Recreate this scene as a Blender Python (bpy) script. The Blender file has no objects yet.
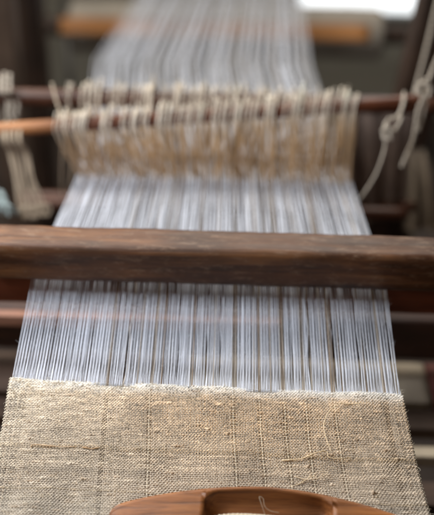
import bpy, math, random
import numpy as np
from mathutils import Vector, noise as mnoise
random.seed(7); rng = np.random.default_rng(7)
S = bpy.context.scene
COL = S.collection

# ------------------------------------------------------------------ camera frame (metres)
PITCH, ROLL, FPX, ZC = math.radians(35), math.radians(1.7), 1000.0, 1.65
_c, _s = math.cos(PITCH), math.sin(PITCH)
FW = np.array([0, _c, -_s]); R0 = np.array([1., 0, 0]); U0 = np.array([0, _s, _c])
RT = R0*math.cos(ROLL) + U0*math.sin(ROLL)
UP = -R0*math.sin(ROLL) + U0*math.cos(ROLL)
CAM = np.array([0, 0, ZC])
def P(px, py, d):
    return CAM + d*FW + (px-217)/FPX*d*RT + (257.5-py)/FPX*d*UP
CX = -0.008

# ------------------------------------------------------------------ object helpers
def tag(o, label=None, cat=None, group=None, kind=None):
    if label: o['label'] = label
    if cat: o['category'] = cat
    if group: o['group'] = group
    if kind: o['kind'] = kind
    return o
def thing(name, loc, label, cat, group=None):
    o = bpy.data.objects.new(name, None); COL.objects.link(o)
    o.empty_display_size = .02; o.location = [float(v) for v in loc]
    return tag(o, label, cat, group)
class MB:
    def __init__(s): s.v=[]; s.q=[]; s.t=[]; s.c=[]; s.n=0; s.hascol=False
    def add(s, v, f, col=None):
        v = np.asarray(v, dtype=np.float64).reshape(-1,3)
        f = np.asarray(f, dtype=np.int64)
        s.v.append(v)
        (s.q if f.shape[1]==4 else s.t).append(f+s.n)
        if col is not None:
            s.hascol=True
            c=np.asarray(col,dtype=np.float64)
            if c.ndim==1: c=np.tile(c,(len(v),1))
            s.c.append(c)
        s.n += len(v)
        return s
    def tube(s, pts, r, k=6, col=None, caps=True):
        pts=np.asarray(pts,float); n=len(pts)
        r=np.full(n,r) if np.isscalar(r) else np.asarray(r,float)
        t=np.gradient(pts,axis=0); t/=np.linalg.norm(t,axis=1)[:,None]+1e-12
        m=t.mean(0); ref=np.array([0,0,1.]) if abs(t[:,2]).max()<.93 else (np.array([0,1.,0]) if abs(t[:,1]).max()<.93 else np.array([1.,0,0]))
        if abs(t@ref).max()>.93: ref=np.array([.62,.13,.77]); 
        a=np.cross(t,ref); a/=np.linalg.norm(a,axis=1)[:,None]+1e-12
        b=np.cross(a,t)
        ang=np.arange(k)/k*2*np.pi
        V=pts[:,None,:]+r[:,None,None]*(np.cos(ang)[None,:,None]*a[:,None,:]+np.sin(ang)[None,:,None]*b[:,None,:])
        i=np.arange(n-1)[:,None]*k; j=np.arange(k)[None,:]; j2=(j+1)%k
        F=np.stack([i+j,i+j2,i+k+j2,i+k+j],-1).reshape(-1,4)
        c=None
        if col is not None:
            c=np.asarray(col,float)
            c=np.repeat(c,k,axis=0) if c.ndim==2 else np.tile(c,(n*k,1))
        s.add(V.reshape(-1,3),F,c)
        if caps:
            base=s.n-n*k
            for o in (0,(n-1)*k):
                ring=[base+o+q for q in range(k)]
                if o==0: ring=ring[::-1]
                s.t.append(np.array([[ring[0],ring[q],ring[q+1]] for q in range(1,k-1)]))
        return s
    def build(s, name, mat, parent=None, smooth=True):
        V=np.concatenate(s.v)
        if parent is not None:
            V=V-np.array(parent_origin(parent))
        q=np.concatenate(s.q) if s.q else np.zeros((0,4),int)
        t=np.concatenate(s.t) if s.t else np.zeros((0,3),int)
        me=bpy.data.meshes.new(name)
        me.vertices.add(len(V)); me.vertices.foreach_set('co',V.astype(np.float32).ravel())
        nl=len(q)*4+len(t)*3
        me.loops.add(nl); me.loops.foreach_set('vertex_index',np.concatenate([q.ravel(),t.ravel()]).astype(np.int32))
        me.polygons.add(len(q)+len(t))
        st=np.concatenate([np.arange(len(q))*4, len(q)*4+np.arange(len(t))*3]).astype(np.int32)
        me.polygons.foreach_set('loop_start',st)
        me.polygons.foreach_set('use_smooth',np.full(len(st),smooth))
        me.update(calc_edges=True); me.validate()
        if s.hascol:
            C=np.concatenate(s.c); C=np.concatenate([C,np.ones((len(C),1))],1) if C.shape[1]==3 else C
            at=me.color_attributes.new('Col','FLOAT_COLOR','POINT')
            at.data.foreach_set('color',C.astype(np.float32).ravel())
        me.materials.append(mat)
        o=bpy.data.objects.new(name,me); COL.objects.link(o)
        if parent is not None: o.parent=parent
        return o
def parent_origin(p):
    v=Vector((0,0,0))
    while p is not None:
        v+=p.location; p=p.parent
    return v
def bevel(o, w, seg=2):
    m=o.modifiers.new('bevel','BEVEL'); m.width=w; m.segments=seg; m.limit_method='ANGLE'; m.angle_limit=math.radians(40)
    return o

# a worn timber: box swept from a to b, cut into segments with slightly wandering, rounded corners
def timber(a, b, w, h, worn=.0015, seed=0, up=(0,0,1), n=60, cr=.12):
    a=np.array(a,float); b=np.array(b,float); d=b-a; L=np.linalg.norm(d); d/=L
    up=np.array(up,float); sd=np.cross(d,up); sd/=np.linalg.norm(sd); u=np.cross(sd,d)
    prof=[]
    cw=min(w,h)*cr
    for cxs,cys,a0 in ((1,1,0),(-1,1,90),(-1,-1,180),(1,-1,270)):
        for q in (0,30,60,90):
            an=math.radians(a0+q)
            prof.append((cxs*(w/2-cw)+cw*math.cos(an), cys*(h/2-cw)+cw*math.sin(an)))
    # extra points on the long faces
    full=[]
    for i in range(len(prof)):
        p=prof[i]; q=prof[(i+1)%len(prof)]
        full.append(p)
        if math.dist(p,q)>cw*1.2:
            for tt in (.2,.4,.6,.8): full.append((p[0]+(q[0]-p[0])*tt,p[1]+(q[1]-p[1])*tt))
    k=len(full); m=MB(); V=[]
    for i in range(n+1):
        s=i/n*L; c=a+d*s
        for (x,y) in full:
            p=c+sd*x+u*y
            nz=mnoise.noise(Vector((s*14+seed*7.3, x*30, y*30)))+.5*mnoise.noise(Vector((s*60+seed, x*90, y*90)))
            rr=math.hypot(x,y)+1e-6
            V.append(p+(sd*x+u*y)/rr*nz*worn)
    F=[]
    for i in range(n):
        for j in range(k):
            F.append((i*k+j,i*k+(j+1)%k,(i+1)*k+(j+1)%k,(i+1)*k+j))
    m.add(V,F)
    for o in (0,n*k):
        c=m.n; m.v.append(np.array([np.mean(V[o:o+k],axis=0)])); m.n+=1
        tri=[(c,o+(j+1)%k,o+j) if o==0 else (c,o+j,o+(j+1)%k) for j in range(k)]
        m.t.append(np.array(tri))
    return m
def join(*ms):
    r=MB()
    for m in ms:
        for q in m.q: r.q.append(q+r.n)
        for t in m.t: r.t.append(t+r.n)
        r.v+=m.v; r.n+=m.n; r.c+=m.c; r.hascol|=m.hascol
    return r

# ------------------------------------------------------------------ materials
def nodes(name):
    m=bpy.data.materials.new(name); m.use_nodes=True
    nt=m.node_tree; b=nt.nodes['Principled BSDF']
    return m,nt,b
def ramp(nt, stops):
    r=nt.nodes.new('ShaderNodeValToRGB'); e=r.color_ramp.elements
    while len(e)<len(stops): e.new(.5)
    for i,(p,c) in enumerate(stops): e[i].position=p; e[i].color=(*c,1)
    return r
def wood(name, dark, mid, light, axis=0, rough=.5, bump=.3, scale=1., spec=.5, scuff=None, lit_end=None):
    m,nt,b=nodes(name); L=nt.links.new
    tc=nt.nodes.new('ShaderNodeTexCoord'); mp=nt.nodes.new('ShaderNodeMapping')
    sc=[38*scale]*3; sc[axis]=2.6*scale
    mp.inputs['Scale'].default_value=sc; L(tc.outputs['Object'],mp.inputs['Vector'])
    n1=nt.nodes.new('ShaderNodeTexNoise'); n1.inputs['Scale'].default_value=1.6; n1.inputs['Detail'].default_value=9; n1.inputs['Roughness'].default_value=.65; n1.inputs['Distortion'].default_value=.6
    L(mp.outputs[0],n1.inputs['Vector'])
    cr=ramp(nt,[(.28,dark),(.5,mid),(.72,light)]); L(n1.outputs['Fac'],cr.inputs[0])
    n2=nt.nodes.new('ShaderNodeTexNoise'); n2.inputs['Scale'].default_value=9; n2.inputs['Detail'].default_value=6
    L(tc.outputs['Object'],n2.inputs['Vector'])
    mx=nt.nodes.new('ShaderNodeMix'); mx.data_type='RGBA'; mx.blend_type='MULTIPLY'; mx.inputs[0].default_value=.75
    cr2=ramp(nt,[(.3,(.45,.42,.4)),(.6,(1.1,1.1,1.1))]); L(n2.outputs['Fac'],cr2.inputs[0])
    L(cr.outputs[0],mx.inputs[6]); L(cr2.outputs[0],mx.inputs[7])
    out=mx.outputs[2]
    if scuff:
        n3=nt.nodes.new('ShaderNodeTexNoise'); n3.inputs['Scale'].default_value=120; n3.inputs['Detail'].default_value=8; n3.inputs['Roughness'].default_value=.75
        mp3=nt.nodes.new('ShaderNodeMapping'); s3=[1.]*3; s3[axis]=.35; mp3.inputs['Scale'].default_value=s3
        L(tc.outputs['Object'],mp3.inputs['Vector']); L(mp3.outputs[0],n3.inputs['Vector'])
        cr3=ramp(nt,[(.52,(0,0,0)),(.75,(1,1,1))]); L(n3.outputs['Fac'],cr3.inputs[0])
        mx3=nt.nodes.new('ShaderNodeMix'); mx3.data_type='RGBA'; L(cr3.outputs[0],mx3.inputs[0]); L(out,mx3.inputs[6]); mx3.inputs[7].default_value=(*scuff,1)
        out=mx3.outputs[2]
    if lit_end:    # light on the rod's left end painted in: colour darkens to the right
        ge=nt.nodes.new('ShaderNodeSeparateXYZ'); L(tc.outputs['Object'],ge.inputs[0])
        mw=nt.nodes.new('ShaderNodeMapRange'); mw.inputs[1].default_value=lit_end[0]; mw.inputs[2].default_value=lit_end[1]; L(ge.outputs[0],mw.inputs[0])
        mm=nt.nodes.new('ShaderNodeMix'); mm.data_type='RGBA'; mm.blend_type='MULTIPLY'; L(mw.outputs[0],mm.inputs[0]); L(out,mm.inputs[6]); mm.inputs[7].default_value=(*lit_end[2],1); out=mm.outputs[2]
    L(out,b.inputs['Base Color'])
    rr=nt.nodes.new('ShaderNodeMapRange'); rr.inputs[3].default_value=rough-.12; rr.inputs[4].default_value=rough+.2
    L(n1.outputs['Fac'],rr.inputs[0]); L(rr.outputs[0],b.inputs['Roughness'])
    b.inputs['Specular IOR Level'].default_value=spec
    bp=nt.nodes.new('ShaderNodeBump'); bp.inputs['Strength'].default_value=bump; bp.inputs['Distance'].default_value=.002
    L(n1.outputs['Fac'],bp.inputs['Height']); L(bp.outputs[0],b.inputs['Normal'])
    return m
def yarn(name, col, var=.18, rough=.8, attr=False, scale=400, sheen=.3):
    m,nt,b=nodes(name); L=nt.links.new
    tc=nt.nodes.new('ShaderNodeTexCoord')
    n=nt.nodes.new('ShaderNodeTexNoise'); n.inputs['Scale'].default_value=scale; n.inputs['Detail'].default_value=4
    L(tc.outputs['Object'],n.inputs['Vector'])
    n2=nt.nodes.new('ShaderNodeTexNoise'); n2.inputs['Scale'].default_value=28; n2.inputs['Detail'].default_value=3
    L(tc.outputs['Object'],n2.inputs['Vector'])
    ad=nt.nodes.new('ShaderNodeMath'); ad.operation='ADD'; L(n.outputs['Fac'],ad.inputs[0]); L(n2.outputs['Fac'],ad.inputs[1])
    mr=nt.nodes.new('ShaderNodeMapRange'); mr.inputs[1].default_value=.6; mr.inputs[2].default_value=1.4; mr.inputs[3].default_value=1-var; mr.inputs[4].default_value=1+var
    L(ad.outputs[0],mr.inputs[0])
    vm=nt.nodes.new('ShaderNodeVectorMath'); vm.operation='SCALE'; L(mr.outputs[0],vm.inputs['Scale'])
    if attr:
        a=nt.nodes.new('ShaderNodeAttribute'); a.attribute_name='Col'; L(a.outputs['Color'],vm.inputs[0])
    else: vm.inputs[0].default_value=col
    L(vm.outputs[0],b.inputs['Base Color'])
    b.inputs['Roughness'].default_value=rough; b.inputs['Specular IOR Level'].default_value=.35
    b.inputs['Sheen Weight'].default_value=sheen; b.inputs['Sheen Roughness'].default_value=.4
    bp=nt.nodes.new('ShaderNodeBump'); bp.inputs['Strength'].default_value=.5; bp.inputs['Distance'].default_value=.0004
    L(n.outputs['Fac'],bp.inputs['Height']); L(bp.outputs[0],b.inputs['Normal'])
    return m
def plain(name, c1, c2, scale=3, rough=.85, bump=.1):
    m,nt,b=nodes(name); L=nt.links.new
    tc=nt.nodes.new('ShaderNodeTexCoord'); n=nt.nodes.new('ShaderNodeTexNoise'); n.inputs['Scale'].default_value=scale; n.inputs['Detail'].default_value=8
    L(tc.outputs['Object'],n.inputs['Vector']); cr=ramp(nt,[(.3,c1),(.7,c2)]); L(n.outputs['Fac'],cr.inputs[0]); L(cr.outputs[0],b.inputs['Base Color'])
    b.inputs['Roughness'].default_value=rough
    bp=nt.nodes.new('ShaderNodeBump'); bp.inputs['Strength'].default_value=bump; L(n.outputs['Fac'],bp.inputs['Height']); L(bp.outputs[0],b.inputs['Normal'])
    return m
M={}
M['bar']=wood('worn_dark_wood',(.010,.004,.0015),(.085,.030,.010),(.24,.105,.04),0,.45,.9,1.,.5,scuff=(.22,.14,.09))
M['red']=wood('reddish_wood',(.07,.018,.009),(.19,.052,.024),(.30,.095,.04),0,.5,.4)
M['pink']=wood('lit_red_wood',(.13,.055,.035),(.24,.11,.07),(.32,.17,.12),0,.6,.3)
M['orange']=wood('honey_wood',(.26,.11,.035),(.45,.2,.07),(.6,.3,.12),0,.42,.3)
M['halforange']=wood('lit_end_honey_wood',(.16,.06,.02),(.34,.14,.05),(.46,.21,.08),0,.42,.3,lit_end=(-.28,-.17,(.34,.22,.2)))
M['shaft']=wood('shaft_wood',(.03,.010,.006),(.075,.026,.013),(.13,.05,.025),0,.4,.3)
M['dark']=wood('old_frame_wood',(.012,.006,.003),(.035,.017,.009),(.07,.037,.02),2,.6,.4)
M['darkx']=wood('old_cross_wood',(.016,.006,.004),(.048,.018,.011),(.09,.036,.022),0,.6,.4)
M['post']=wood('grey_brown_post',(.05,.03,.02),(.10,.065,.045),(.15,.10,.07),2,.6,.4)
M['shuttle']=wood('varnished_shuttle_wood',(.10,.034,.010),(.28,.10,.028),(.42,.17,.05),0,.40,.45,2.6,.4)
M['pale']=wood('pale_board',(.52,.43,.31),(.66,.56,.43),(.74,.65,.52),0,.7,.3)
M['brownboard']=wood('brown_board',(.05,.03,.022),(.10,.062,.045),(.15,.095,.07),0,.7,.3)
M['redboard']=wood('red_board',(.10,.03,.025),(.19,.06,.05),(.25,.1,.08),0,.7,.3)
M['white']=yarn('white_yarn',(.67,.705,.80),.1)
M['cream']=yarn('cream_yarn',(.60,.52,.40),.12)
M['grey']=yarn('grey_yarn',(.46,.42,.39),.2)
M['brown']=yarn('brown_yarn',(.30,.23,.175),.2)
M['warpmix']=yarn('mixed_yarn',(1,1,1),.12,attr=True)
M['web']=yarn('linen_web',(1,1,1),.22,attr=True,rough=.72,sheen=.25)
M['heddle_a']=yarn('heddle_cord_tan',(.62,.43,.25),.15)
M['heddle_b']=yarn('heddle_cord_pale',(.74,.63,.49),.15)
M['heddle_c']=yarn('heddle_cord_brown',(.42,.25,.125),.15)
M['heddle_cord']=yarn('heddle_cord',(1,1,1),.18,attr=True)
M['oldcord']=yarn('old_tan_cord',(.40,.32,.235),.25,scale=200)
M['rope']=yarn('grey_rope',(.44,.39,.33),.2,scale=200)
M['wrap']=plain('grey_wrap_cloth',(.25,.22,.185),(.33,.295,.25),12,.9,.2)
M['mauve']=yarn('mauve_cloth',(.17,.125,.105),.25,scale=120)
M['wall']=plain('grey_plaster',(.36,.34,.285),(.48,.46,.39),2.2,.95,.15)
M['floor']=wood('floor_boards',(.03,.02,.017),(.06,.042,.034),(.09,.065,.05),0,.7,.3)
M['frame']=plain('painted_frame',(.10,.10,.085),(.15,.15,.13),8,.6,.1)
M['metal']=plain('dull_metal',(.02,.02,.02),(.05,.045,.04),20,.5,.1)
gm,gnt,gb=nodes('bright_window_glass'); gb.inputs['Base Color'].default_value=(.8,.85,.85,1)
gb.inputs['Emission Color'].default_value=(.93,.97,1,1); gb.inputs['Emission Strength'].default_value=1.6
M['glass']=gm

# ------------------------------------------------------------------ textile geometry
HW=.2245
Y0,Z0=.50,.785          # breast-beam side
YF,ZF=.861,.868         # fell
YR,ZR=1.035,.895        # reed
YE,ZE=1.405,.818        # front eyes
YB,ZB=2.95,.668         # back beam
NE=256
stripes=[.246,.359,.569,.636,.697,.751,.826,.957]
def clothz(y):
    t=(y-Y0)/(YF-Y0); return Z0+(ZF-Z0)*t-.004*math.sin(math.pi*t)
SK=.0075
def sk(u): return -SK*u
def clothx(u,y):
    t=np.clip((YF-y)/(YF-Y0),0,1)
    hw=HW*(1.0-.006*np.sin(np.clip(t*1.3,0,1)*math.pi))
    return CX+(u*2-1)*hw+.017*u*np.clip(t/.45,0,1.5)**1.4

us=(np.arange(NE)+.5)/NE
us=us+rng.normal(0,.00035,NE)
kind=np.zeros(NE,int)    # 0 white 1 cream 2 grey 3 brown
for s in stripes:
    for i in np.where(abs(us-s)<.0042)[0]: kind[i]=2 if rng.random()<.5 else 3
for i in range(NE):
    if kind[i]==0 and rng.random()<.0: kind[i]=1
i=4
while i<NE:                  # greyish stripes that show in the bare warp, more of them right of the middle
    u_=i/NE; n=int(rng.integers(1,3))
    if rng.random()<(.25 if u_<.3 else .85): kind[i:i+n:2]=2 if rng.random()<.45 else 3
    i+=n+int(rng.integers(6,17))
KC={0:(.67,.705,.80),1:(.72,.67,.58),2:(.46,.41,.36),3:(.30,.23,.175)}

cloth=thing('linen_cloth',(CX,.70,.8),'unfinished beige linen cloth with its white and grey warp stretched through the loom','cloth')
# --- woven web: every warp end and every pick is a yarn of its own, crossing over and under
web=MB()
yp=[]; y=YF-.0006; k=0
while y>Y0:
    yp.append(y); k+=1
    y-= (.0018 if k<7 else .00200)*(1+rng.normal(0,.06))
yp=np.array(yp); NP=len(yp)
A=.00064
und=lambda x,y: .0011*math.sin(x*31+y*17)+.0007*math.sin(x*77-y*59+1)+.0012*mnoise.noise(Vector((x*9,y*11,3)))
# warp ends inside the web
for e in range(NE):
    pts=[];rad=[];col=[]
    base=np.array(KC[kind[e]])
    instripe=min(abs(us[e]-s) for s in stripes)<.0058
    if not instripe: base=np.array((.42,.36,.295))*(.85+.3*rng.random())
    else: base=np.array((.58,.52,.42)) if min(abs(us[e]-s) for s in stripes)<.0014 else np.array((.13,.10,.07))
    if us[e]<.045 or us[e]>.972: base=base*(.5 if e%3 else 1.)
    r0=.00058*(1+rng.normal(0,.07))*((1.2 if base[0]>.5 else .78) if instripe else 1)
    ph=rng.random()*10
    for k in range(NP):
        yy=yp[k]; sgn=1 if (k+e)%2==0 else -1
        dx=.00022*math.sin(yy*160+ph)+.0012*mnoise.noise(Vector((us[e]*14,yy*16,1)))*(0 if k<3 else 1)
        x=float(clothx(us[e],yy))+dx
        z=clothz(yy)+und(x,yy)+sgn*A*1.05
        ym=yy+sk(us[e])
        pts.append((x,ym,z)); rad.append(r0*(1+.22*mnoise.noise(Vector((e*1.7,yy*60,0))))); wf=max(0,1-(YF-yy)/.017); col.append((base*(1-wf)+np.array((.85,.84,.83))*wf)*(1.+.15*mnoise.noise(Vector((e*.9,yy*25,5)))))
        if k<NP-1:
            y2=(yy+yp[k+1])/2; pts.append((x+dx*.0,y2+sk(us[e]),clothz(y2)+und(x,y2)+sgn*A*0.0)); rad.append(r0*.92); col.append(col[-1])
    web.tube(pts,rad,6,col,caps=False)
# picks
xs_u=np.concatenate([[ -.0035],us,[1.0035]])
for k in range(NP):
    yy=yp[k]; pts=[];rad=[];col=[]
    t=(YF-yy)/.2
    hue=mnoise.noise(Vector((k*.15,0,9)))
    c0=np.array((.70,.545,.39)); c1=np.array((.54,.485,.41))
    base=c0*(1-min(1,t*1.3))+c1*min(1,t*1.3)
    base=base*(1+.06*hue+.05*rng.normal())
    if k<7: base=base*(k/8)+np.array((.88,.86,.82))*(1-k/8)
    if 40<k<44 or 66<k<68: base=base*np.array((.82,.78,.70))
    r0=.00075*(1+.12*rng.normal())*(1.2 if k<7 else 1); rough_=max(0,1-t*1.1) 
    slub=[(rng.random(),rng.random()**2*.012+.003,rng.random()*.7+.25,rng.random()) for _ in range(rng.integers(5,15) if k<90 else rng.integers(0,3))]
    if k==42: slub+=[(.19,.035,.7,.1),(.12,.02,.5,.1)]
    for j,u in enumerate(xs_u):
        over=-1 if (k+j-1)%2==0 else 1
        x=float(clothx(u,yy)); dy=.0003*math.sin(x*130+k)+.0018*mnoise.noise(Vector((x*7,yy*9,2)))*min(1,k/6)
        r=r0*(1+(.16+.30*rough_)*mnoise.noise(Vector((x*70,k*3.3,0)))); cj=1+(.10+.36*rough_)*rng.normal()*.6; dy+=rough_*.0007*mnoise.noise(Vector((x*150,k*2.1,7))); c=base*(1+.10*mnoise.noise(Vector((x*14,k*1.1,4)))+.22*mnoise.noise(Vector((x*11,yy*16,8)))+.5*rough_*mnoise.noise(Vector((x*90,yy*190,3)))); gp_=math.exp(-((u-.62)/.33)**2)*max(0,min(1,t*5))*max(0,1-t*1.25); c=c*(1-.8*gp_)+c*np.array((1.02,.83,.60))*.8*gp_
        # light from the left painted into the newest rows as a paler colour
        pl=max(0,1-max(0,(u-.02)/.38))*max(0,1-t*1.7); c=c*cj; c=c*(1-.7*pl)+np.array((.86,.80,.70))*(1+.3*(cj-1))*.7*pl; c=c*(.62 if rng.random()<.04*rough_+.01 else 1)
        for (su,sw,sa,sd) in slub:
            g=math.exp(-((u-su)/sw)**2); r*=1+sa*.8*g
            if sd<.5: c=c*(1-.5*g)+np.array((.24,.15,.08))*.5*g
        z=clothz(yy)+und(x,yy)+over*A*(.95)+.0003*rough_*mnoise.noise(Vector((x*200,k*5.1,2)))
        dy+=sk(u); c=np.maximum(c,.02); c=c*min(1,.78/c.max()); pts.append((x,yy+dy,z)); rad.append(r); col.append(np.clip(c,.02,.80))
        if j<len(xs_u)-1:
            u2=(u+xs_u[j+1])/2; x2=float(clothx(u2,yy)); pts.append((x2,yy+dy,clothz(yy)+und(x2,yy))); rad.append(r*.95); col.append(np.clip(c,.02,.80))
    web.tube(pts,rad,6,col)
# selvedge loops
for side in (0,1):
    for k in range(0,NP-1):
        if k%2!=side: continue
        u=-.0035 if side==0 else 1.0035; sg=-1 if side==0 else 1
        y1,y2=yp[k]+sk(u),yp[k+1]+sk(u); x=float(clothx(u,y1)); b=.0001+.0004*rng.random()
        z=clothz(y1)+und(x,y1)
        c=np.array((.42,.37,.29))*(1+.15*rng.normal())
        web.tube([(x,y1,z),(x+sg*b,y1-.0002,z),(x+sg*(b+.0004),(y1+y2)/2,z),(x+sg*b,y2+.0002,z),(x,y2,z)],.0006,6,c)
web.build('woven_web',M['web'],cloth)
# fuzz
fz=MB()
def fibre(x,y,L,r,c,lift=.5):
    a=rng.random()*6.283; z=clothz(y)+und(x,y)+.0006
    pts=[]; p=np.array([x,y,z]); b=rng.normal(0,1.2)
    for q in range(5):
        pts.append(p.copy()); a+=b*.4
        p=p+np.array([math.cos(a)*L/4,math.sin(a)*L/4,L/4*lift*(1-q/2.2)])
    fz.tube(pts,[r,r,r,r*.8,r*.3],3,c,caps=False)
for q in range(9500):
    u=rng.random(); y=YF-.001+sk(u)-(rng.random()**1.9)*.30
    x=float(clothx(u,y)); c=np.array((.74,.62,.44))*(.55+.6*rng.random())
    fibre(x,y,.0015+.007*rng.random()**2,.00008+.00012*rng.random(),np.clip(c,0,.9),.35+.5*rng.random())
for q in range(160):   # edges
    y=YF-rng.random()*.3; u=(-.002 if rng.random()<.5 else 1.002); fibre(float(clothx(u,y)),y,.002+.006*rng.random()**2,.00009,np.array((.7,.64,.52)),.4)
for q in range(1500):   # lint on the bare warp
    v=rng.random(); u=rng.random(); y=YF+v*(YR-YF); x=CX+(u*2-1)*HW; z=ZF+(ZR-ZF)*v+.007*v+.0008
    L_=.002+.005*rng.random(); a=rng.normal(1.57,.9); p=np.array([x,y,z]); pts=[]
    for k_ in range(4): pts.append(p.copy()); a+=rng.normal(0,.5); p=p+np.array([math.cos(a)*L_/3,math.sin(a)*L_/3,L_*.25*rng.random()])
    fz.tube(pts,[.00010,.00010,.00008,.00005],3,np.array((.7,.71,.76)),caps=False)
tag(fz.build('loose_fibre',M['web'],cloth),kind='stuff')
# loose yarn ends lying on the cloth (positions on the cloth surface: u, y)
def loose(pts_uy, r, c, lift=.0026):
    r=r*1.05; c=np.array(c)*1.3
    P_=[np.array([float(clothx(u,y)),y,clothz(y)+lift+ex]) for u,y,ex in pts_uy]
    out=[]
    for i in range(len(P_)-1):
        p0=P_[max(i-1,0)];p1=P_[i];p2=P_[i+1];p3=P_[min(i+2,len(P_)-1)]
        for t in np.linspace(0,1,8,endpoint=False):
            out.append(.5*((2*p1)+(-p0+p2)*t+(2*p0-5*p1+4*p2-p3)*t*t+(-p0+3*p1-3*p2+p3)*t**3))
    out.append(P_[-1]); out=np.array(out); out+=rng.normal(0,.00012,out.shape)
    n=len(out); rr=r*(1+.25*np.sin(np.arange(n)*.7))*np.linspace(1,.5,n)
    return MB().tube(out,rr,6,np.array(c))
def at_cloth(px,py):
    # pixel on the photograph -> u, y on the cloth sheet
    dv=P(px,py,1)-CAM; lo,hi=.4,2.5
    for _ in range(40):
        m=(lo+hi)/2; p=CAM+dv*m
        if p[2]>clothz(min(max(p[1],Y0),YF)): lo=m
        else: hi=m
    p=CAM+dv*lo; hw=HW
    return ((p[0]-CX)/hw+1)/2, p[1]
def L(pts): return [(*at_cloth(a,b),e) for a,b,e in pts]
for pts,r,c in (
  (L([(372,404,0),(348,407,.002),(338,408,.004),(326,418,.005),(321,432,.004),(324,447,.003),(327,455,.001)]),.00065,(.56,.44,.29)),
  (L([(278,462,0),(296,461,.001),(312,456,.003),(322,455,.003),(324,460,.002),(334,462,.003),(346,459,.0)]),.0008,(.50,.39,.25)),
  (L([(288,478,0),(300,482,.002),(312,481,.003),(321,476,.003),(312,473,.001)]),.0005,(.52,.42,.3)),
  (L([(280,489,0),(292,486,.001),(303,480,.002),(309,478,.001)]),.0006,(.50,.40,.26)),
  (L([(30,449,0),(34,447,.001),(58,449,.001),(76,448,.0)]),.0006,(.36,.25,.15)),
  (L([(81,449,0),(90,451,.001),(98,449,.0)]),.0008,(.30,.19,.10))):
    loose(pts,r,c).build('loose_yarn',M['web'],cloth)

# --- bare warp ends from the fell to the back beam
def end_path(e):
    upper=(e%2==0); x=lambda hw: CX+(us[e]*2-1)*hw
    j=rng.normal(0,1,6)
    sg=1 if upper else -1
    xr=x(HW*1.005)+.0004*j[0]
    xe=x(HW*1.0)+.0012*j[1]
    xe2=round((xe-CX)/.0058)*.0058+CX; xe=xe*.35+xe2*.65+.0011*j[5]   # gathered in pairs by the cords
    pts=[(float(clothx(us[e],YF)),YF-.004+sk(us[e]),clothz(YF-.004)-.0002),
         (float(clothx(us[e],YF)),YF-.0005+sk(us[e]),clothz(YF)+sg*.0002),
         (x(HW)*.5+xr*.5,(YF+YR)/2,(ZF+ZR)/2+sg*.0035),
         (xr,YR,ZR+sg*.007)]
    ye=YE if upper else YE+.06
    ze=ZE+(.005 if upper else -.012)+.0015*j[2]
    pts+=[(xe,ye,ze)]
    xc=CX+(round((us[e]*2-1)*HW/.021+.25*math.sin(us[e]*40))*.021); xm=(x(HW)*.62+xc*.38-CX)*1.02+CX-.036+.002*j[3]
    pts+=[(xm,1.98,.768+sg*.004+.001*j[4]),((x(HW)*.62+xc*.38-CX)*.83+CX+.030+.003*j[5],YB,ZB+.03)]
    pts+=[(pts[-1][0],YB+.028,ZB+.017),(pts[-1][0],YB+.036,ZB-.01),(pts[-1][0],YB+.03,ZB-.06)]
    out=[pts[0]]; slack=rng.random()<.08; sa=rng.normal(0,.0012)
    for a,b in zip(pts[:-1],pts[1:]):
        a=np.array(a);b=np.array(b); d=np.linalg.norm(b-a); n=max(1,int(d/(.018 if slack else .05)))
        for q in range(1,n+1):
            t=q/n; p=a+(b-a)*t; p[0]+=.0003*rng.normal()*math.sin(math.pi*t)*(1 if d>.1 and not slack else 0)
            if slack and d>.06: p[0]+=sa*math.sin(math.pi*t); p[2]-=abs(sa)*.9*math.sin(math.pi*t)
            out.append(tuple(p))
    return np.array(out)
wr=lambda e: (.00054 if e%2==0 else .00056)*(1+rng.normal(0,.2))
uppers=list(range(0,NE,2)); 
single=set(uppers[14:114])
names=['white','cream','grey','brown']
rest=MB()
for e in range(NE):
    p=end_path(e); r=max(.0004,wr(e))
    rr=r*(1+.12*np.array([mnoise.noise(Vector((e,q*.7,0))) for q in range(len(p))]))
    if e in single:
        MB().tube(p,rr,6).build('warp_thread',M[names[kind[e]]],cloth)
    else: rest.tube(p,rr,6,np.array(KC[kind[e]])*(.94+.12*rng.random()))
tag(rest.build('warp_thread',M['warpmix'],cloth),kind='stuff')

# ------------------------------------------------------------------ beater (cap bar, reed, lower rail)
beater=thing('beater',(CX,1.05,.82),'thick dark worn wooden beater bar lying across the warp','loom beater')
timber((-.62,1.016,.938),(.62,1.016,.938),.050,.054,.0010,3,n=220,cr=.16).build('cap_bar',M['bar'],beater)
timber((-.62,1.078,.848),(.62,1.078,.848),.034,.05,.0008,5).build('lower_rail',M['red'],beater)
for sx in (-1,1):
    timber((sx*.262+CX-.018,1.066,.893),(sx*.262+CX+.018,1.066,.893),.022,.046,.0004,6,n=6).build('reed_end',M['red'],beater)
    timber((sx*.55,1.05,.30),(sx*.55,1.05,1.0),.03,.05,.001,9,up=(0,1,0)).build('side_arm',M['dark'],beater)
reed=MB()
for i in range(151):
    x=CX+(i/150*2-1)*HW*1.012+.0015*0
    reed.tube([(x,1.04,.868),(x,1.04,.925)],.00035,4)
reed.build('reed',M['metal'],beater)

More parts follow.
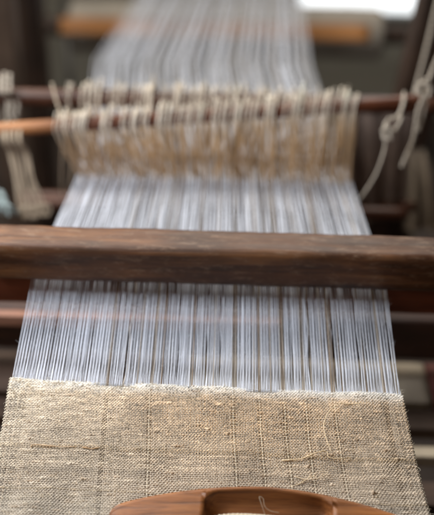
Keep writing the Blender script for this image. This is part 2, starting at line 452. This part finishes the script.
# ------------------------------------------------------------------ heddle shafts
def shaft(name_label, A_, B_, rad, nh, ye, zc_eye, A2, B2, mats, mbar, spread, seed):
    r_=np.random.default_rng(seed)
    t=thing('heddle_shaft',(A_+B_)/2,name_label,'heddle shaft','wooden shafts strung with cord heddles')
    def rod(a,b,rd):
        n=40; pts=[a+(b-a)*q/n for q in range(n+1)]
        rr=[rd*(1+.05*mnoise.noise(Vector((q*.3,seed,0)))) for q in range(n+1)]
        rr[0]*=.8; rr[-1]*=.8
        return MB().tube(np.array(pts),rr,20)
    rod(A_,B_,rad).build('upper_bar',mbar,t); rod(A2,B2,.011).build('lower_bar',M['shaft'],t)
    d=(B_-A_); L_=np.linalg.norm(d)
    for h in range(nh):
        u=(h+.5)/nh; 
        xe=CX+(u*2-1)*HW*.995+r_.normal(0,.0012)
        # cluster the tops a little
        g=(math.sin(h*1.9+seed)*.004+math.sin(h*.77+seed)*.0055)
        xt=CX+(u*2-1)*HW*spread-.008+g+r_.normal(0,.003)
        xt=xt+r_.normal(0,.0015); s=(xt-A_[0])/(B_[0]-A_[0]); c=A_+d*s
        eye=np.array([xe,ye+r_.normal(0,.002),zc_eye+r_.normal(0,.004)])
        rr=.00115*(1+.22*r_.normal()); rb=rad+rr*.9
        gap=.0024+.0022*r_.random()
        m=MB()
        # front strand up, over the bar, back strand down
        pts=[eye+np.array([0,-.001,.001])]
        k1=np.array([c[0]-gap,c[1]-rb,c[2]-.004])
        mid=eye*.5+k1*.5+np.array([r_.normal(0,.0018),-.004,0])
        pts+=[eye*.75+k1*.25+np.array([-gap*.3,-.001,0]),mid,k1]
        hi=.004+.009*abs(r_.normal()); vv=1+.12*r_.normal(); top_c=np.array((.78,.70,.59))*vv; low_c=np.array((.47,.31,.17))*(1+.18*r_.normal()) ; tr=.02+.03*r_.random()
        for a in (150,120,90,60,30):
            an=math.radians(a); pts.append(np.array([c[0]-gap+2*gap*(180-a)/180,c[1]+math.cos(an)*rb,c[2]+math.sin(an)*(rb+hi*math.sin(an))]))
        k2=np.array([c[0]+gap,c[1]+rb,c[2]-.004]); pts+=[k2, eye*.5+k2*.5+np.array([r_.normal(0,.0018),.004,0]), eye+np.array([0,.001,.001])]
        # catmull
        Q=[np.array(p) for p in pts]; out=[]
        for i in range(len(Q)-1):
            p0=Q[max(i-1,0)];p1=Q[i];p2=Q[i+1];p3=Q[min(i+2,len(Q)-1)]
            for tt in (0,.33,.66): out.append(.5*((2*p1)+(-p0+p2)*tt+(2*p0-5*p1+4*p2-p3)*tt*tt+(-p0+3*p1-3*p2+p3)*tt**3))
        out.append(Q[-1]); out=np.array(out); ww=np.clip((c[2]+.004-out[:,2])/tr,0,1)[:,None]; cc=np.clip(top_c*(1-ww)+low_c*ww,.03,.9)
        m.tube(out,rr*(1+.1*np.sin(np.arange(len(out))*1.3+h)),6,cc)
        # lower half: twisted down to the lower bar
        s2=(xe-A2[0])/(B2[0]-A2[0]); c2=A2+(B2-A2)*s2
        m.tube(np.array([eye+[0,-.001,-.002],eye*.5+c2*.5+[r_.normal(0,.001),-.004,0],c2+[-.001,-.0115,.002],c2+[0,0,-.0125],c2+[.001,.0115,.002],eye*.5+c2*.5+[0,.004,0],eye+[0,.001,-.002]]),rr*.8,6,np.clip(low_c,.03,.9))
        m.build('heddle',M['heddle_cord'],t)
    return t
hm2=[M['heddle_c'],M['heddle_a'],M['heddle_c']]
hm=[M['heddle_a'],M['heddle_b'],M['heddle_c']]
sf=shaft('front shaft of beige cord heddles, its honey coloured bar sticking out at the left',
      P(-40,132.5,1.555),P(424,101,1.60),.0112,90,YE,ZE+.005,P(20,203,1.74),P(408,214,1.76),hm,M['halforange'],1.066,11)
sb=shaft('rear shaft of cord heddles hanging on the dark red bar behind the front one',
      P(-40,95,1.68),P(440,106,1.68),.0145,84,YE+.06,ZE-.012,P(20,196,1.86),P(415,207,1.86),hm2,M['shaft'],1.05,23)

# spare cords hanging beside the warp
def cord(pts, r, jitter=.0, twist=True):
    Q=[np.array(p) for p in pts]; out=[]
    for i in range(len(Q)-1):
        p0=Q[max(i-1,0)];p1=Q[i];p2=Q[i+1];p3=Q[min(i+2,len(Q)-1)]
        for tt in np.linspace(0,1,10,endpoint=False): out.append(.5*((2*p1)+(-p0+p2)*tt+(2*p0-5*p1+4*p2-p3)*tt*tt+(-p0+3*p1-3*p2+p3)*tt**3))
    out.append(Q[-1]); out=np.array(out)
    n=len(out)
    if not twist: return MB().tube(out,r,8)
    m=MB()   # two plies wound round each other
    s=np.concatenate([[0],np.cumsum(np.linalg.norm(np.diff(out,axis=0),axis=1))])
    S2=np.arange(0,s[-1],r*.7); pp=np.stack([np.interp(S2,s,out[:,k]) for k in range(3)],1)
    t=np.gradient(pp,axis=0); t/=np.linalg.norm(t,axis=1)[:,None]+1e-9
    a=np.cross(t,np.array([.3,.9,.1])); a/=np.linalg.norm(a,axis=1)[:,None]+1e-9; b=np.cross(a,t)
    for ph in (0,math.pi):
        an=S2/(r*7)*2*math.pi+ph
        m.tube(pp+r*.5*(np.cos(an)[:,None]*a+np.sin(an)[:,None]*b),r*.62,6)
    return m
def bundle(name,label,cat,top,strands,mat,group=None):
    t=thing(name,top,label,cat,group)
    for pts,r in strands: cord(pts,r).build('strand',mat,t)
    return t
d=1.57
def bd(x0,y0,x1,y1,n,seed,d0=1.56,d1=1.60,w0=10,w1=10,r=.0014,knot=True):
    r_=np.random.default_rng(seed); out=[]
    for i in range(n):
        a=(i/(max(n-1,1))-.5)
        ax=x0+a*w0+r_.normal(0,1.2); bx=x1+a*w1+r_.normal(0,1.2)
        pts=[P(ax,y0-6+r_.normal(0,2),d0-.004),P(ax+r_.normal(0,1),y0+12,d0-.012)]
        for q in (.3,.6,.85): pts.append(P(ax+(bx-ax)*q+r_.normal(0,1.5),y0+(y1-y0)*q,d0+(d1-d0)*q))
        pts.append(P(bx,y1+r_.normal(0,2),d1))
        if knot: pts+=[P(bx+3,y1+4,d1),P(bx+6,y1-3,d1-.003),P(bx+2,y1-8,d1-.006),P(bx-2,y1-1,d1-.004)]
        out.append((pts,r))
    return out
bundle('cord_bundle','bundle of spare tan cords knotted at the end, hanging left of the warp','cords',P(20,128,1.56),
       bd(8,128,26,214,7,1,w0=11,w1=12,r=.0016),M['oldcord'],'bundles of spare heddle cords')
bundle('cord_bundle','looser bundle of tan cords hanging just left of the warp edge, nearest to it','cords',P(30,128,1.56),
       bd(20,128,40,212,4,2,w0=7,w1=8,r=.0016),M['oldcord'],'bundles of spare heddle cords')
bundle('cord_bundle','pair of thin pale cords slanting beside the left warp edge','cords',P(62,112,1.6),
       bd(63,118,66,196,2,5,1.57,1.68,w0=6,w1=4,r=.0010,knot=False),M['heddle_b'])
bundle('cord_bundle','thin cord end sticking up above the left end of the heddle cords','cords',P(58,110,1.6),
       [([P(52,83,1.60),P(55,96,1.6),P(59,108,1.6),P(64,122,1.6)],.0014)],M['heddle_b'])
bundle('cord_bundle','pale blue rag of cords lying at the far left behind the beater bar','cords',P(4,200,1.55),
       [([P(-10,196,1.6),P(0,192,1.58),P(5,200,1.575),P(1,207,1.57),P(6,214,1.58)],.004),([P(-9,206,1.6),P(-1,202,1.57),P(7,207,1.572),P(10,216,1.58)],.0035),([P(-8,188,1.6),P(-2,198,1.59),P(2,211,1.585)],.0045),([P(-12,200,1.6),P(6,204,1.57),P(14,211,1.58),P(18,214,1.6)],.004)],
       yarn('pale_blue_rag',(.33,.40,.40),.3))
bundle('cord_bundle','faint grey cords hanging behind the left end of the honey coloured bar','cords',P(8,100,1.7),
       bd(2,80,10,120,4,8,1.66,1.68,w0=16,w1=20,r=.003,knot=False),M['rope'])
# right-hand ropes
bundle('tie_cord','grey cord looped and knotted round the shaft end, trailing to the right warp edge','cord',P(386,116,1.58),
   [([P(404,93,1.60),P(403,104,1.575),P(398,116,1.56),P(388,120,1.555),P(385,129,1.555),P(390,134,1.555),P(398,126,1.55),P(402,116,1.55)],.0028),
    ([P(386,124,1.553),P(384,136,1.55),P(391,139,1.55),P(389,127,1.546),P(383,131,1.55),P(386,142,1.555)],.0030),
    ([P(386,138,1.555),P(384,152,1.56),P(376,174,1.57),P(365,192,1.58),P(359,201,1.6)],.0020)],M['rope'],'grey cords at the right end of the shafts')
bundle('tie_cord','long straight grey rope slanting down from the upper right edge','cord',P(425,40,1.8),
   [([P(448,-40,1.75),P(436,8,1.75),P(426,50,1.75),P(417,85,1.75),P(412,104,1.74)],.0032)],M['rope'],'grey cords at the right end of the shafts')
bundle('tie_cord','thick pale rope with a knot near the right edge, frayed end hanging down','cord',P(425,90,1.6),
   [([P(442,48,1.6),P(434,66,1.6),P(427,84,1.59),P(424,96,1.585),P(418,110,1.585),P(416,124,1.58),P(413,140,1.58),P(406,156,1.58),P(401,168,1.58)],.0030),
    ([P(430,78,1.585),P(420,84,1.575),P(418,92,1.575),P(427,97,1.575),P(431,88,1.575),P(424,82,1.57)],.0032),
    ([P(432,70,1.6),P(428,92,1.59),P(424,112,1.59),P(418,132,1.59)],.0026)],M['rope'],'grey cords at the right end of the shafts')

# mauve cloth hanging behind the right-hand cords
def drape(tl,tr,bl,br,nx=40,ny=30,amp=.0035,fold=3,seed=0):
    m=MB(); V=[]
    for i in range(ny+1):
        for j in range(nx+1):
            a=j/nx; b=i/ny
            p=(tl*(1-a)+tr*a)*(1-b)+(bl*(1-a)+br*a)*b
            p=p+np.array([0,1,0])*amp*(math.sin(a*fold*6.28+seed+b*1.2)*(.5+b)+.6*mnoise.noise(Vector((a*6,b*3,seed))))
            V.append(p)
    n=(nx+1)*(ny+1)
    V2=[v+np.array([0,.0015,0]) for v in V]
    F=[]
    for i in range(ny):
        for j in range(nx):
            q=i*(nx+1)+j; F.append((q,q+1,q+nx+2,q+nx+1)); F.append((n+q,n+q+nx+1,n+q+nx+2,n+q+1))
    def edge(idx):
        for a,b in zip(idx[:-1],idx[1:]): F.append((a,b,n+b,n+a))
    edge([j for j in range(nx+1)]); edge([ny*(nx+1)+j for j in range(nx,-1,-1)])
    edge([i*(nx+1) for i in range(ny,-1,-1)]); edge([i*(nx+1)+nx for i in range(ny+1)])
    m.add(V+V2,F); return m
mc=drape(P(338,112,1.80),P(412,112,1.80),P(352,222,1.86),P(404,214,1.86),seed=2).build('hanging_cloth',M['mauve'])
tag(mc,'dull mauve cloth hanging behind the knotted grey cord at the right of the warp','cloth')
mc=drape(P(296,104,1.92),P(352,106,1.92),P(310,190,1.98),P(356,205,1.98),seed=4,amp=.008,fold=6).build('hanging_cloth',yarn('olive_brown_cloth',(.22,.155,.08),.25,scale=120))
tag(mc,'olive brown cloth hanging behind the right ends of the heddle cords','cloth')
bt=drape(P(408,150,2.0),P(426,150,2.0),P(404,232,2.05),P(440,228,2.05),seed=6,amp=.004,fold=2).build('hanging_cloth',yarn('beige_sack',(.30,.235,.17),.2,scale=120))
tag(bt,'small beige cloth hanging against the dark post at the right edge','cloth')

# ------------------------------------------------------------------ loom frame
loom=thing('loom_frame',(0,1.6,0),'dark old wooden loom frame of posts and cross beams holding the warp','loom')
cb=timber((-.64,1.205,.680),(.64,1.205,.680),.055,.078,.0010,12,n=80).build('cross_beam',M['darkx'],loom)
timber((-.64,1.170,.7085),(.10,1.170,.7085),.014,.021,.0007,13,n=80).build('lit_edge_strip',M['pink'],loom)  # paler strip standing in for the beam's lit edge, ends where the light does
timber((-.64,.40,.758),(.64,.40,.758),.09,.07,.001,14,n=60,cr=.3).build('breast_beam',M['bar'],loom)
timber((-.64,YB,ZB-.02),(.64,YB,ZB-.02),.07,.09,.001,15,n=60,cr=.35).build('back_beam',M['darkx'],loom)
for sx in (-1,1):
    timber((sx*.70,.30,.56),(sx*.70,3.05,.56),.05,.075,.001,16).build('side_rail',M['dark'],loom)
    for yy in (.40,1.205,YB):
        timber((sx*.66,yy,0),(sx*.66,yy,.86 if yy<3 else .9),.055,.07,.001,17,up=(0,1,0)).build('post',M['dark'],loom)
def vpost(px,py,d,z0,z1,w,dep,mat,lean=(0,0),seed=0):
    p=P(px,py,d)
    f=lambda z:(p[0]+lean[0]*(z-p[2]),p[1]+lean[1]*(z-p[2]),z)
    return timber(f(z0),f(z1),w,dep,.0015,seed,up=(0,1,0)).build('upright',mat,loom)
vpost(4,40,2.05,0,1.25,.06,.05,M['post'],seed=21)
vpost(33,40,2.35,0,1.25,.055,.08,M['dark'],seed=22)
vpost(428,50,1.98,0,1.3,.085,.07,M['dark'],lean=(.10,0),seed=23)
vpost(402,140,2.15,0,.56,.10,.05,M['dark'],seed=24)
# thin iron rod by the warp beam
p0=P(61,-30,2.9); p1=P(71,90,2.6)
tag(MB().tube(np.array([p0,p1]),.008,10).build('iron_rod',M['metal'],loom))

# boards lying beneath the warp
def board(y0,y1,x0,x1,z,th,mat,label,group,seed):
    o=timber((x0,(y0+y1)/2,z-th/2),(x1,(y0+y1)/2,z-th/2),y1-y0,th,.0006,seed,n=30,cr=.08).build('board',mat)
    return tag(o,label,'board',group)
g='boards lying across the frame under the cloth'
xsplit=P(424,385,1.5)[0]
board(1.130,1.222,-.04,.335,.600,.02,M['pale'],'pale board under the warp, farthest from the weaver',g,31)
board(1.130,1.222,.338,.74,.601,.02,M['redboard'],'short reddish board butted against the right end of the far pale board',g,32)
board(1.130,1.222,-.74,-.043,.599,.02,M['brownboard'],'brown board showing left of the warp under the cross beam',g,36)
board(1.074,1.116,-.74,.74,.598,.02,M['brownboard'],'brown board just in front of the far pale board, right of the cloth',g,33)
board(1.018,1.040,-.74,.74,.598,.02,M['pale'],'narrow pale slat in front of the brown board, right of the cloth',g,34)
board(.93,.975,-.74,.74,.596,.02,M['brownboard'],'brown board nearest to the weaver, beside the lower right cloth edge',g,35)

# ------------------------------------------------------------------ warp beam (roller with grey wrapping)
a=P(70,26,2.78); b=P(382,34,2.78)
wb=thing('warp_beam',(a+b)/2,'thick roller wrapped in grey cloth with honey coloured laths, behind the far end of the warp','warp beam')
def cyl(a,b,r,k=40,n=40,w=.002,seed=0,rnd=.010):
    pts=[];rr=[]
    for q in range(5):
        an=q/4*math.pi/2; pts.append(a+(b-a)/np.linalg.norm(b-a)*rnd*(1-math.cos(an))*1.0); rr.append(r-rnd+rnd*math.sin(an))
    for q in range(1,n): pts.append(a+(b-a)*(.01+.98*q/n)); rr.append(r+w*mnoise.noise(Vector((q*.6,seed,0))))
    for q in range(4,-1,-1):
        an=q/4*math.pi/2; pts.append(b-(b-a)/np.linalg.norm(b-a)*rnd*(1-math.cos(an))); rr.append(r-rnd+rnd*math.sin(an))
    return MB().tube(np.array(pts),rr,k)
cyl(a,b,.070,rnd=.020).build('wrapped_roller',M['wrap'],wb)
dx=(b-a)/np.linalg.norm(b-a)
cyl(a-dx*.16,a+dx*.01,.026,20,6,rnd=.004).build('axle',M['dark'],wb); cyl(b-dx*.01,b+dx*.16,.028,20,6,rnd=.004).build('axle',M['dark'],wb)
fr=np.array([0,-.92,.40]); fr=fr/np.linalg.norm(fr)
off=fr*.071
timber(a-dx*.016+off,b-dx*.045+off,.044,.008,.0005,41,up=fr,n=30).build('lath',M['orange'],wb)

# ------------------------------------------------------------------ shuttle and pirn
def onc(px,py,h):
    u,y=at_cloth(px,py); return np.array([float(clothx(u,y)),y,clothz(y)+h])
sl=P(110,502,1.02); sr=P(440,528,1.0)
ax=(sr-sl); Ls=np.linalg.norm(ax)/2; ax/=np.linalg.norm(ax)
ctr=(sl+sr)/2
slope=(ZF-Z0)/(YF-Y0); nrm=np.array([0,-slope,1.]); nrm-=ax*(nrm@ax); nrm/=np.linalg.norm(nrm)
sd=np.cross(nrm,ax)      # points away from the weaver
ctr=ctr.copy(); hz=clothz(ctr[1])+.0025; HT=.026
ctr[2]=hz                # bottom of the shuttle rests on the cloth
# keep the far top edge where the tips were measured
sh=thing('boat_shuttle',ctr,'varnished reddish wooden boat shuttle lying on the cloth at the bottom','shuttle')
def wprof(s): return .0320*max(0,1-abs(s)**1.75)**.95+.0105*(max(0,1-abs(s)**26))**.5+.0006
m=MB(); rings=[]
ss=list(-1+.06*np.linspace(0,1,8)**2)+list(np.linspace(-.92,-.4250,18))+[-.4240]+list(np.linspace(-.417,.357,34))+[.3640]+list(np.linspace(.3650,.92,18))+list(1-.06*np.linspace(1,0,8)**2)
V=[]
K=0
for s in ss:
    w=wprof(s); ins=-.4245<s<.3645
    lift=.010*abs(s)**2.2        # bottom curves up towards the tips
    top=HT-.004*abs(s)**2+.0025*(1-s*s)
    wi=max(.0005,w-.0050)
    if ins:
        e=min((s+.4245),(.3645-s)); 
        wi=wi*min(1,.80+ e*3)
        dp=.019*min(1,.25+e*14)
    else: dp=0.; 
    rim=.0012
    sec=[(0,lift),(-.55*w,lift),(-.86*w,lift+.003),(-.99*w,lift+.009),(-w,top-.004),(-.985*w,top-.0015),(-.94*w,top),(-wi,top+(.0004 if not ins else 0)),
         (-wi*.97,top-dp*.15),(-wi*.86,top-dp*.8),(-wi*.6,top-dp),(0,top-dp)]
    if not ins: 
        sec[7:]=[(-wi*q,top+.0006*(1-q)) for q in (1,.9,.7,.4,0)]
        sec[7]=(-wi,top+.0002)
    full=sec+[(-p,q) for p,q in sec[-2:0:-1]]
    K=len(full)
    for p,q in full: V.append(ctr+ax*(s*Ls)+sd*(-p)+nrm*q)
F=[]
for i in range(len(ss)-1):
    for j in range(K): F.append((i*K+j,(i+1)*K+j,(i+1)*K+(j+1)%K,i*K+(j+1)%K))
m.add(V,F)
for o in (0,(len(ss)-1)*K):
    ce=m.n; m.v.append(np.array([np.mean(V[o:o+K],axis=0)])); m.n+=1
    m.t.append(np.array([(ce,o+j,o+(j+1)%K) if o==0 else (ce,o+(j+1)%K,o+j) for j in range(K)]))
so=m.build('shuttle_body',M['shuttle'],sh)
pc=ctr+nrm*.0165+sd*.006-nrm*.001-ax*.012
pirn=thing('pirn',pc,'wound cream yarn pirn lying in the hollow of the wooden shuttle','bobbin')
MB().tube([pc-ax*.058,pc+ax*.060],.0028,12).build('quill',M['pale'],pirn)
ym=MB(); pts=[]; N=2600
for q in range(N):
    t=q/N; s=(t*2-1); an=q*.55
    rr=.0030+.0062*max(0,1-abs(s*1.02)**2.4)**.7; lay=.0012*math.sin(q*.013*7)
    pts.append(pc+ax*(s*.047+.004*math.sin(q*.05))+sd*rr*math.cos(an)+nrm*rr*math.sin(an))
ym.tube(np.array(pts),.00055,5); ym.build('wound_yarn',M['cream'],pirn)
tp=[pc+ax*.004+sd*.006+nrm*.008,pc+ax*.001+sd*.012+nrm*.012,pc-ax*.002+sd*.019+nrm*.014,pc-ax*.003+sd*.023+nrm*.0145,pc+ax*.001+sd*.021+nrm*.0140,pc+ax*.003+sd*.014+nrm*.012,pc+ax*.009+sd*.010+nrm*.0105,pc+ax*.018+sd*.009+nrm*.010]
cord(tp,.00018).build('yarn_end',M['cream'],pirn)

# ------------------------------------------------------------------ setting: floor, wall with low window
fm=MB(); fm.add([(-3,-.5,0),(3,-.5,0),(3,3.4,0),(-3,3.4,0)],[(0,1,2,3)])
tag(fm.build('floor',M['floor'],smooth=False),kind='structure')
WY=3.30
def boxm(x0,x1,y0,y1,z0,z1):
    v=[(x,y,z) for x in (x0,x1) for y in (y0,y1) for z in (z0,z1)]
    return MB().add(v,[(0,1,3,2),(4,6,7,5),(0,4,5,1),(2,3,7,6),(0,2,6,4),(1,5,7,3)])
wx0,wx1,wz0,wz1=.235,.685,.365,1.55
wall=thing('plaster_wall',(0,WY,0),'grey plaster wall with a low bright window behind the loom','wall')
w=join(boxm(-3,wx0,WY,WY+.12,-.01,2.4),boxm(wx1,3,WY,WY+.12,-.01,2.4),boxm(wx0,wx1,WY,WY+.12,-.01,wz0),boxm(wx0,wx1,WY,WY+.12,wz1,2.4))
w.build('wall_face',M['wall'],wall,smooth=False)
f=join(boxm(wx0,wx1,WY-.02,WY+.05,wz0,wz0+.018),boxm(wx0,wx0+.018,WY-.018,WY+.048,wz0+.018,wz1),boxm(wx1-.018,wx1,WY-.018,WY+.048,wz0+.018,wz1),boxm(wx0+.018,wx1-.018,WY-.018,WY+.048,wz1-.02,wz1)).build('window',M['frame'],wall,smooth=False)
gp=boxm(wx0+.018,wx1-.018,WY+.01,WY+.016,wz0+.018,wz1-.02).build('pane',M['glass'],f,smooth=False)

# ------------------------------------------------------------------ light
wld=bpy.data.worlds.new('World'); S.world=wld; wld.use_nodes=True
bg=wld.node_tree.nodes['Background']; bg.inputs[0].default_value=(1,.90,.78,1); bg.inputs[1].default_value=.022
def area(name,loc,aim,size,power,col,spr=180):
    l=bpy.data.lights.new(name,'AREA'); l.shape='RECTANGLE'; l.size,l.size_y=size; l.energy=power; l.color=col; l.spread=math.radians(spr)
    o=bpy.data.objects.new(name,l); COL.objects.link(o); o.location=loc
    o.rotation_euler=(Vector(aim)-Vector(loc)).to_track_quat('-Z','Y').to_euler(); return o
area('window_light_left',(-.78,1.0,1.70),(-.14,1.02,.86),(.45,.45),12.3,(.94,.97,1),140)
area('window_light_back',(.10,2.5,2.35),(0,1.45,.82),(.9,.6),27,(1,.945,.85))
area('fill_light_left_rear',(-.95,1.95,1.95),(0,1.45,.84),(.5,.6),13,(1,.93,.82),140)  # added fill lamp, no window there; brightens the heddles and rear warp
area('room_light_front',(-.6,-.5,2.0),(0,1.2,.86),(.9,.7),6,(1,.82,.62))

# ------------------------------------------------------------------ camera
cd=bpy.data.cameras.new('camera'); co=bpy.data.objects.new('camera',cd); COL.objects.link(co)
from mathutils import Matrix
mt=Matrix(((RT[0],UP[0],-FW[0],0),(RT[1],UP[1],-FW[1],0),(RT[2],UP[2],-FW[2],ZC),(0,0,0,1)))
co.matrix_world=mt
cd.sensor_fit='VERTICAL'; cd.sensor_height=36; cd.lens=36*FPX/515; cd.clip_end=50; cd.clip_start=.05
cd.dof.use_dof=True; cd.dof.focus_distance=1.10; cd.dof.aperture_fstop=2.2; cd.dof.aperture_blades=9
S.camera=co
S.view_settings.view_transform='Standard'; S.view_settings.look='None'; S.view_settings.exposure=-0.13; S.view_settings.gamma=1
S.cycles.max_bounces=6; S.cycles.use_denoising=True
